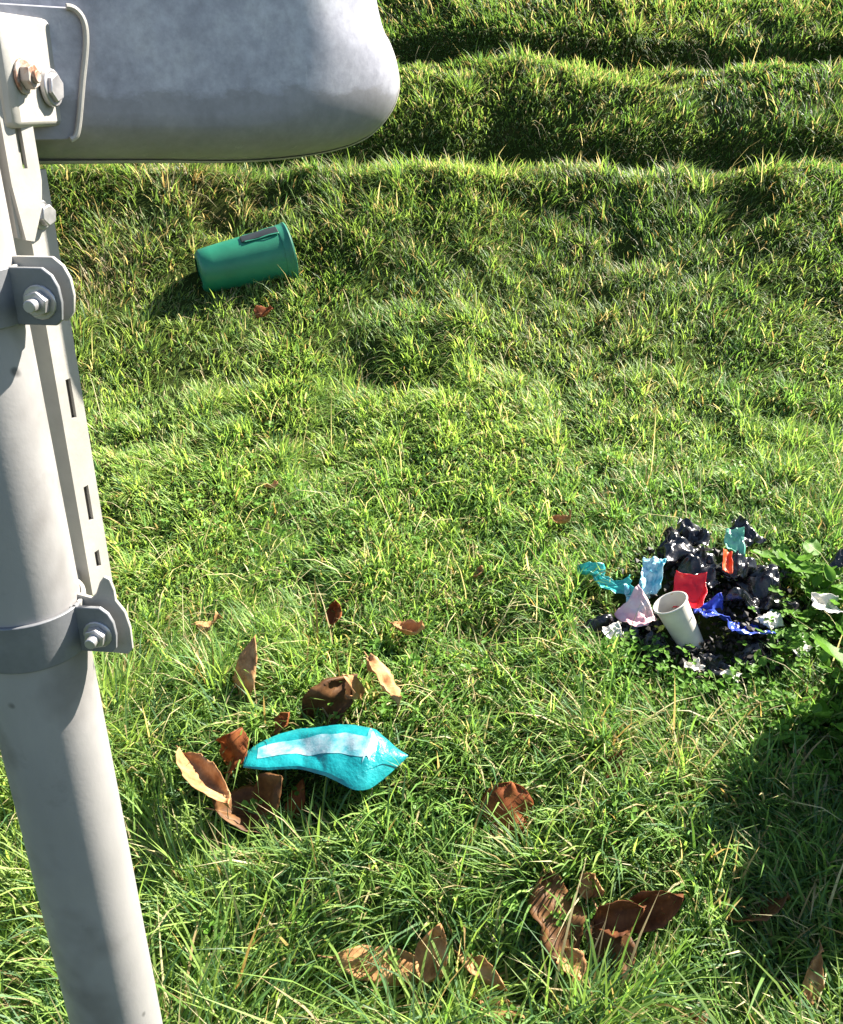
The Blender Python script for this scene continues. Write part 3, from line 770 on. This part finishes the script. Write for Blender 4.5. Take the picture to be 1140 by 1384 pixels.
weed(.405,1.405,.045,3,4,.020,'tiny clover like weed below the paper scraps',8)
for i, (x, y, lab) in enumerate([(.375,1.400,'clover sprig at the lower left corner of the heap'), (.455,1.350,'clover sprig below the paper cup'), (.520,1.335,'clover sprig in front of the black bag pieces'),
        (.575,1.360,'clover sprig under the right hand blue wrapper'), (.625,1.330,'clover sprig between the heap and the deep shade'), (.690,1.400,'clover sprig left of the dense right edge weed')]):
    weed(x, y, .055, 4, 4, .022, lab, 30+i)
weed(.760,1.540,.095,5,5,.044,'bright weed between the right hand scrap and the black bag scrap',13)
weed(.800,1.480,.120,5,5,.044,'bright weed cut by the right edge of the picture',14)
weed(.690,1.160,.110,5,5,.045,'weed standing inside the deep shade at the right edge',9)
weed(.770,1.190,.270,10,10,.090,'leafy weed just outside the right edge over the shaded leaf',15, (0, 0), spread=.32)
weed(.760,1.125,.250,9,10,.085,'leafy weed just outside the right edge, lowest of the tall ones',16, (0, 0), spread=.30)
weed(.800,1.240,.290,10,10,.090,'leafy weed just outside the right edge below the pale scrap',17, (0, 0), spread=.32)
weed(.840,1.180,.310,10,11,.092,'leafy weed beyond the right edge nearest the viewer',12, (0, 0), spread=.36)

# ---------------------------------------------------------------- clover mixed into the turf
V, F = [], []
cr_ = random.Random(3)
def clover_patch(n, x0, y0, sx, sy, h0, h1):
    for _ in range(n):
        x, y = cr_.gauss(x0, sx), cr_.gauss(y0, sy); z = H(x, y)+cr_.uniform(h0, h1); s = cr_.uniform(.005, .010)
        tilt = Vector((cr_.uniform(-.5, .5), cr_.uniform(-.6, .3), 1)).normalized(); a0 = cr_.uniform(0, 6.3)
        e1 = tilt.cross(Vector((0, 1, 0))).normalized(); e2 = tilt.cross(e1)
        for k in range(3):
            a = a0+k*2.1; d = e1*math.cos(a)+e2*math.sin(a); w = e2*math.cos(a)-e1*math.sin(a); b = len(V); c0 = Vector((x, y, z))
            for p_, q_, r_ in ((0, 0, 0), (.6, -.5, .12), (1.15, -.55, .1), (1.35, 0, -.02), (1.15, .55, .1), (.6, .5, .12)):
                V.append(c0+d*p_*s+w*q_*s+tilt*r_*s*2)
            F.append((b, b+1, b+2, b+3)); F.append((b, b+3, b+4, b+5))
for args in ((90, .34, 1.37, .06, .03, .025, .045), (130, .54, 1.30, .11, .04, .025, .045), (110, .71, 1.42, .05, .07, .03, .06), (110, .10, 1.30, .15, .08, .02, .045), (90, .60, 1.20, .06, .05, .03, .06),
             (120, -.30, 1.75, .2, .1, .02, .04), (120, .45, 1.85, .2, .1, .02, .04), (150, -.1, 1.0, .2, .1, .02, .06)): clover_patch(*args)
tag(mobj('clover', V, F, M_WEED, None, False), 'small clover leaves mixed into the turf around the heap', 'clover', kind='stuff')

# ---------------------------------------------------------------- grass
def make_grass():
    R = np.random.default_rng(11)
    def zone(n, x0, x1, y0, y1):
        # trapezoid that widens with distance; half of the blades stand in tufts
        y = R.uniform(y0, y1, n); hwid = np.interp(y, [y0, y1], [x0, x1])
        return R.uniform(-1, 1, n)*hwid, y
    zs = [(95000, .95, 1.15, .58, 1.30), (160000, 1.15, 1.65, 1.30, 2.20), (250000, 1.65, 2.55, 2.20, 4.30), (8000, 2.6, 3.6, 4.3, 6.5)]
    px, py, wd, ln = [], [], [], []
    for n, a, b, c_, d in zs:
        x, y = zone(n, a, b, c_, d); px.append(x); py.append(y)
    # the step faces are steep: as many blades per square metre of face need more per square metre of plan
    ex, ey = R.uniform(-2.2, 2.2, 420000), R.uniform(2.95, 3.85, 420000)
    eg = (height(ex, ey+.012)-height(ex, ey-.012))/.024; ek = R.random(len(ex)) < np.clip((eg-.9)/3.2, 0, .42)
    px.append(ex[ek]); py.append(ey[ek]); nface = int(ek.sum())
    x = np.concatenate(px); y = np.concatenate(py); n = len(x)
    face = np.zeros(n, bool); face[n-nface:] = True
    dist = np.hypot(x, y)
    # tufts
    nt_ = 5200
    ty = R.uniform(.5, 6.5, nt_)**1.0; ty = .5+6*R.uniform(0, 1, nt_)**1.5; tx = R.uniform(-1, 1, nt_)*(.9+.55*ty)
    cell = {}
    gs = .12
    key = np.floor(tx/gs).astype(int)*100000+np.floor(ty/gs).astype(int)
    for i, k in enumerate(key): cell.setdefault(int(k), []).append(i)
    kb = np.floor(x/gs).astype(int)*100000+np.floor(y/gs).astype(int)
    tid = np.full(n, -1)
    order = np.argsort(kb); ks, st = np.unique(kb[order], return_index=True); st = list(st)+[n]
    for j, k in enumerate(ks):
        c_ = cell.get(int(k))
        if not c_: continue
        idx = order[st[j]:st[j+1]]
        pick = R.choice(c_, len(idx)); m_ = (R.random(len(idx)) < .62) & ~face[idx]
        tid[idx[m_]] = pick[m_]
    intuft = tid >= 0
    off = R.normal(0, 1, (n, 2))*(.018+.012*R.random((n, 1)))
    x = np.where(intuft, tx[tid]+off[:, 0], x); y = np.where(intuft, ty[tid]+off[:, 1], y)
    tl = R.uniform(.7, 1.45, nt_); tcol = R.uniform(-1, 1, nt_)
    tdir = R.uniform(0, 2*np.pi, nt_); tlean = R.uniform(0, .5, nt_)
    # length field
    base = np.interp(y, [.6, 1.15, 1.45, 1.9, 2.4, 2.8, 4.5], [.118, .100, .056, .046, .042, .050, .050])
    L = base*R.uniform(.55, 1.25, n)*(1+.7*noise(x*3.1, y*3.1, 20)+.4*noise(x*9, y*9, 21))
    L = L*np.where(intuft, tl[tid], .85)
    longb = R.random(n) < .025; L = np.where(longb, L*1.5, L)
    stalk = R.random(n) < np.interp(y, [.6, 1.5, 2.2, 4], [.010, .006, .003, .003]); L = np.where(stalk, R.uniform(.11, .19, n), L)
    # lean
    fa = 2*np.pi*noise(x*1.7+9, y*1.7, 22)*2
    lx = .55*np.cos(fa)+.55*R.normal(0, 1, n)*.7; ly = .55*np.sin(fa)+.55*R.normal(0, 1, n)*.7-.10
    lx += np.where(intuft, off[:, 0]*22+np.cos(tdir[tid])*tlean[tid], 0); ly += np.where(intuft, off[:, 1]*22+np.sin(tdir[tid])*tlean[tid], 0)
    # combed-over strands
    flat = R.random(n) < np.interp(y, [1., 1.6, 4], [.16, .26, .28])
    lx = np.where(flat, lx*2.3, lx); ly = np.where(flat, ly*2.3, ly)
    W = np.interp(y, [.6, 1.2, 2, 3, 5], [.0038, .0033, .0026, .0030, .0045])*R.uniform(.6, 1.45, n)
    keep = np.ones(n, bool)
    for fx, fy, fr, fl, share in FLAT:
        d = np.hypot(x-fx, y-fy); ins = d < fr
        L = np.where(ins, np.minimum(L, L*fl+.012), L)
        keep &= ~(ins & (R.random(n) > share))
    keep &= np.hypot(x-PX, y-PYP) > PR+.004
    for hx, hy, rx, ry, dz in HOLES:                      # short thin turf in the hollows
        if dz < -.045:
            ins = ((x-hx)/rx)**2+((y-hy)/ry)**2 < .9; L = np.where(ins, L*.6, L); keep &= ~(ins & (R.random(n) > .6))
    gyz = (height(x, y+.015)-height(x, y-.015))/.03       # sparse short growth on the near-vertical step faces
    steep = np.clip((gyz-1.1)/.8, 0, 1); L = L*(1-.15*steep); ly = ly-1.0*steep
    keep &= L > .012
    W = np.where(stalk, W*.55, W); lx = np.where(stalk, lx*1.6, lx); ly = np.where(stalk, ly*1.6, ly)
    x, y, L, lx, ly, W, tid, intuft, stalk = [q[keep] for q in (x, y, L, lx, ly, W, tid, intuft, stalk)]
    n = len(x); z = height(x, y)-.004
    # colour: own hue of each blade and of its tuft, then bank shade painted in
    g1 = np.array([.104, .208, .042]); g2 = np.array([.245, .345, .080]); g3 = np.array([.070, .145, .055]); st_ = np.array([.50, .45, .26]); br = np.array([.24, .16, .06])
    f = np.clip(.5+.9*noise(x*1.3, y*1.3, 23)+.5*noise(x*5, y*5, 24)+np.where(intuft, tcol[tid]*.28, 0)+R.normal(0, .22, n), 0, 1)
    bank = np.clip((y-2.15)/.4, 0, 1)*.22; f = np.clip(f-bank*.6, 0, 1)  # bank blades shifted to the darker green, part of the painted shade
    col = g1*(1-f)[:, None]+g2*f[:, None]
    h3 = R.random(n) < np.interp(y, [.6, 1.3, 2, 4], [.34, .18, .12, .16]); col = np.where(h3[:, None], g3*R.uniform(.8, 1.3, n)[:, None], col)
    dry = R.random(n) < .10+.12*np.clip(noise(x*2.2, y*2.2, 25)*2, 0, 1)+.06*np.clip((y-2.2)/.6, 0, 1)+.5*np.exp(-((x+.62)/.16)**2-((y-2.82)/.06)**2)+.4*np.exp(-((x+.88)/.12)**2-((y-2.55)/.12)**2)
    dry = dry | stalk; mixd = np.where(stalk, .8, R.random(n))[:, None]; col = np.where(dry[:, None], st_*mixd+br*(1-mixd), col)
    col *= R.uniform(.75, 1.3, n)[:, None]
    col *= np.interp(y, [.6, 1.2, 1.6, 2.1, 2.5, 4], [1., 1.05, 1.15, 1.15, .82, .72])[:, None]     # lawn lightened, bank darkened: shading by the grazing sun, put into blade colour
    # geometry: root pair, two mid pairs, tip
    lean = np.hypot(lx, ly); dirx = lx/np.maximum(lean, 1e-6); diry = ly/np.maximum(lean, 1e-6)
    a0 = np.clip(lean*.45, 0, 1.1); a1 = np.clip(lean*1.25+R.uniform(0, .9, n), 0, 2.5)       # angle from upright at root and tip
    pts = [np.stack([x, y, z], 1)]
    th = a0; K = 4
    for k in range(K-1):
        th = a0+(a1-a0)*((k+.5)/(K-1))
        stp = (L/(K-1))[:, None]*np.stack([np.sin(th)*dirx, np.sin(th)*diry, np.cos(th)], 1)
        pts.append(pts[-1]+stp)
    ta = R.uniform(0, 2*np.pi, n); sx, sy = np.cos(ta), np.sin(ta)
    sxy = np.stack([sx, sy, np.zeros(n)], 1)
    tw = np.stack([-diry, dirx, np.zeros(n)], 1)*np.sign(R.random(n)-.5)[:, None]
    sd = sxy*.45+tw*.75; sd /= np.linalg.norm(sd, axis=1)[:, None]
    VV = []
    for k, wf in ((0, .75), (1, 1.), (2, .72)):
        VV += [pts[k]-sd*(W*wf/2)[:, None], pts[k]+sd*(W*wf/2)[:, None]]
    VV.append(pts[3])
    V = np.stack(VV, 1).reshape(-1, 3)
    b = np.arange(n)*7
    q = np.concatenate([np.stack([b, b+1, b+3, b+2], 1), np.stack([b+2, b+3, b+5, b+4], 1)])
    t = np.stack([b+4, b+5, b+6], 1)
    m, nt, p = new_mat('grass_blade')
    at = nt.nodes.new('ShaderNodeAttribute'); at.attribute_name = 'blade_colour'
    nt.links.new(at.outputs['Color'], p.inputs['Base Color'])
    p.inputs['Roughness'].default_value = .55; p.inputs['Specular IOR Level'].default_value = .35
    tr = nt.nodes.new('ShaderNodeBsdfTranslucent'); ms = nt.nodes.new('ShaderNodeMixShader'); out = nt.nodes['Material Output']
    nt.links.new(mix(nt, 1., at.outputs['Color'], (1.5, 1.45, 1.0), 'MULTIPLY'), tr.inputs[0])
    ms.inputs[0].default_value = .50
    nt.links.new(p.outputs[0], ms.inputs[1]); nt.links.new(tr.outputs[0], ms.inputs[2]); nt.links.new(ms.outputs[0], out.inputs[0])
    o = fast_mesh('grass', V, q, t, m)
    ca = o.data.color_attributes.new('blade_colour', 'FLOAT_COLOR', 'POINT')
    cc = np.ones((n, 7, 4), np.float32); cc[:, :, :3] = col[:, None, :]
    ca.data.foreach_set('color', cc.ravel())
    tag(o, 'uneven green grass with dry strands covering the bank', 'grass', kind='stuff')
    return n
make_grass()
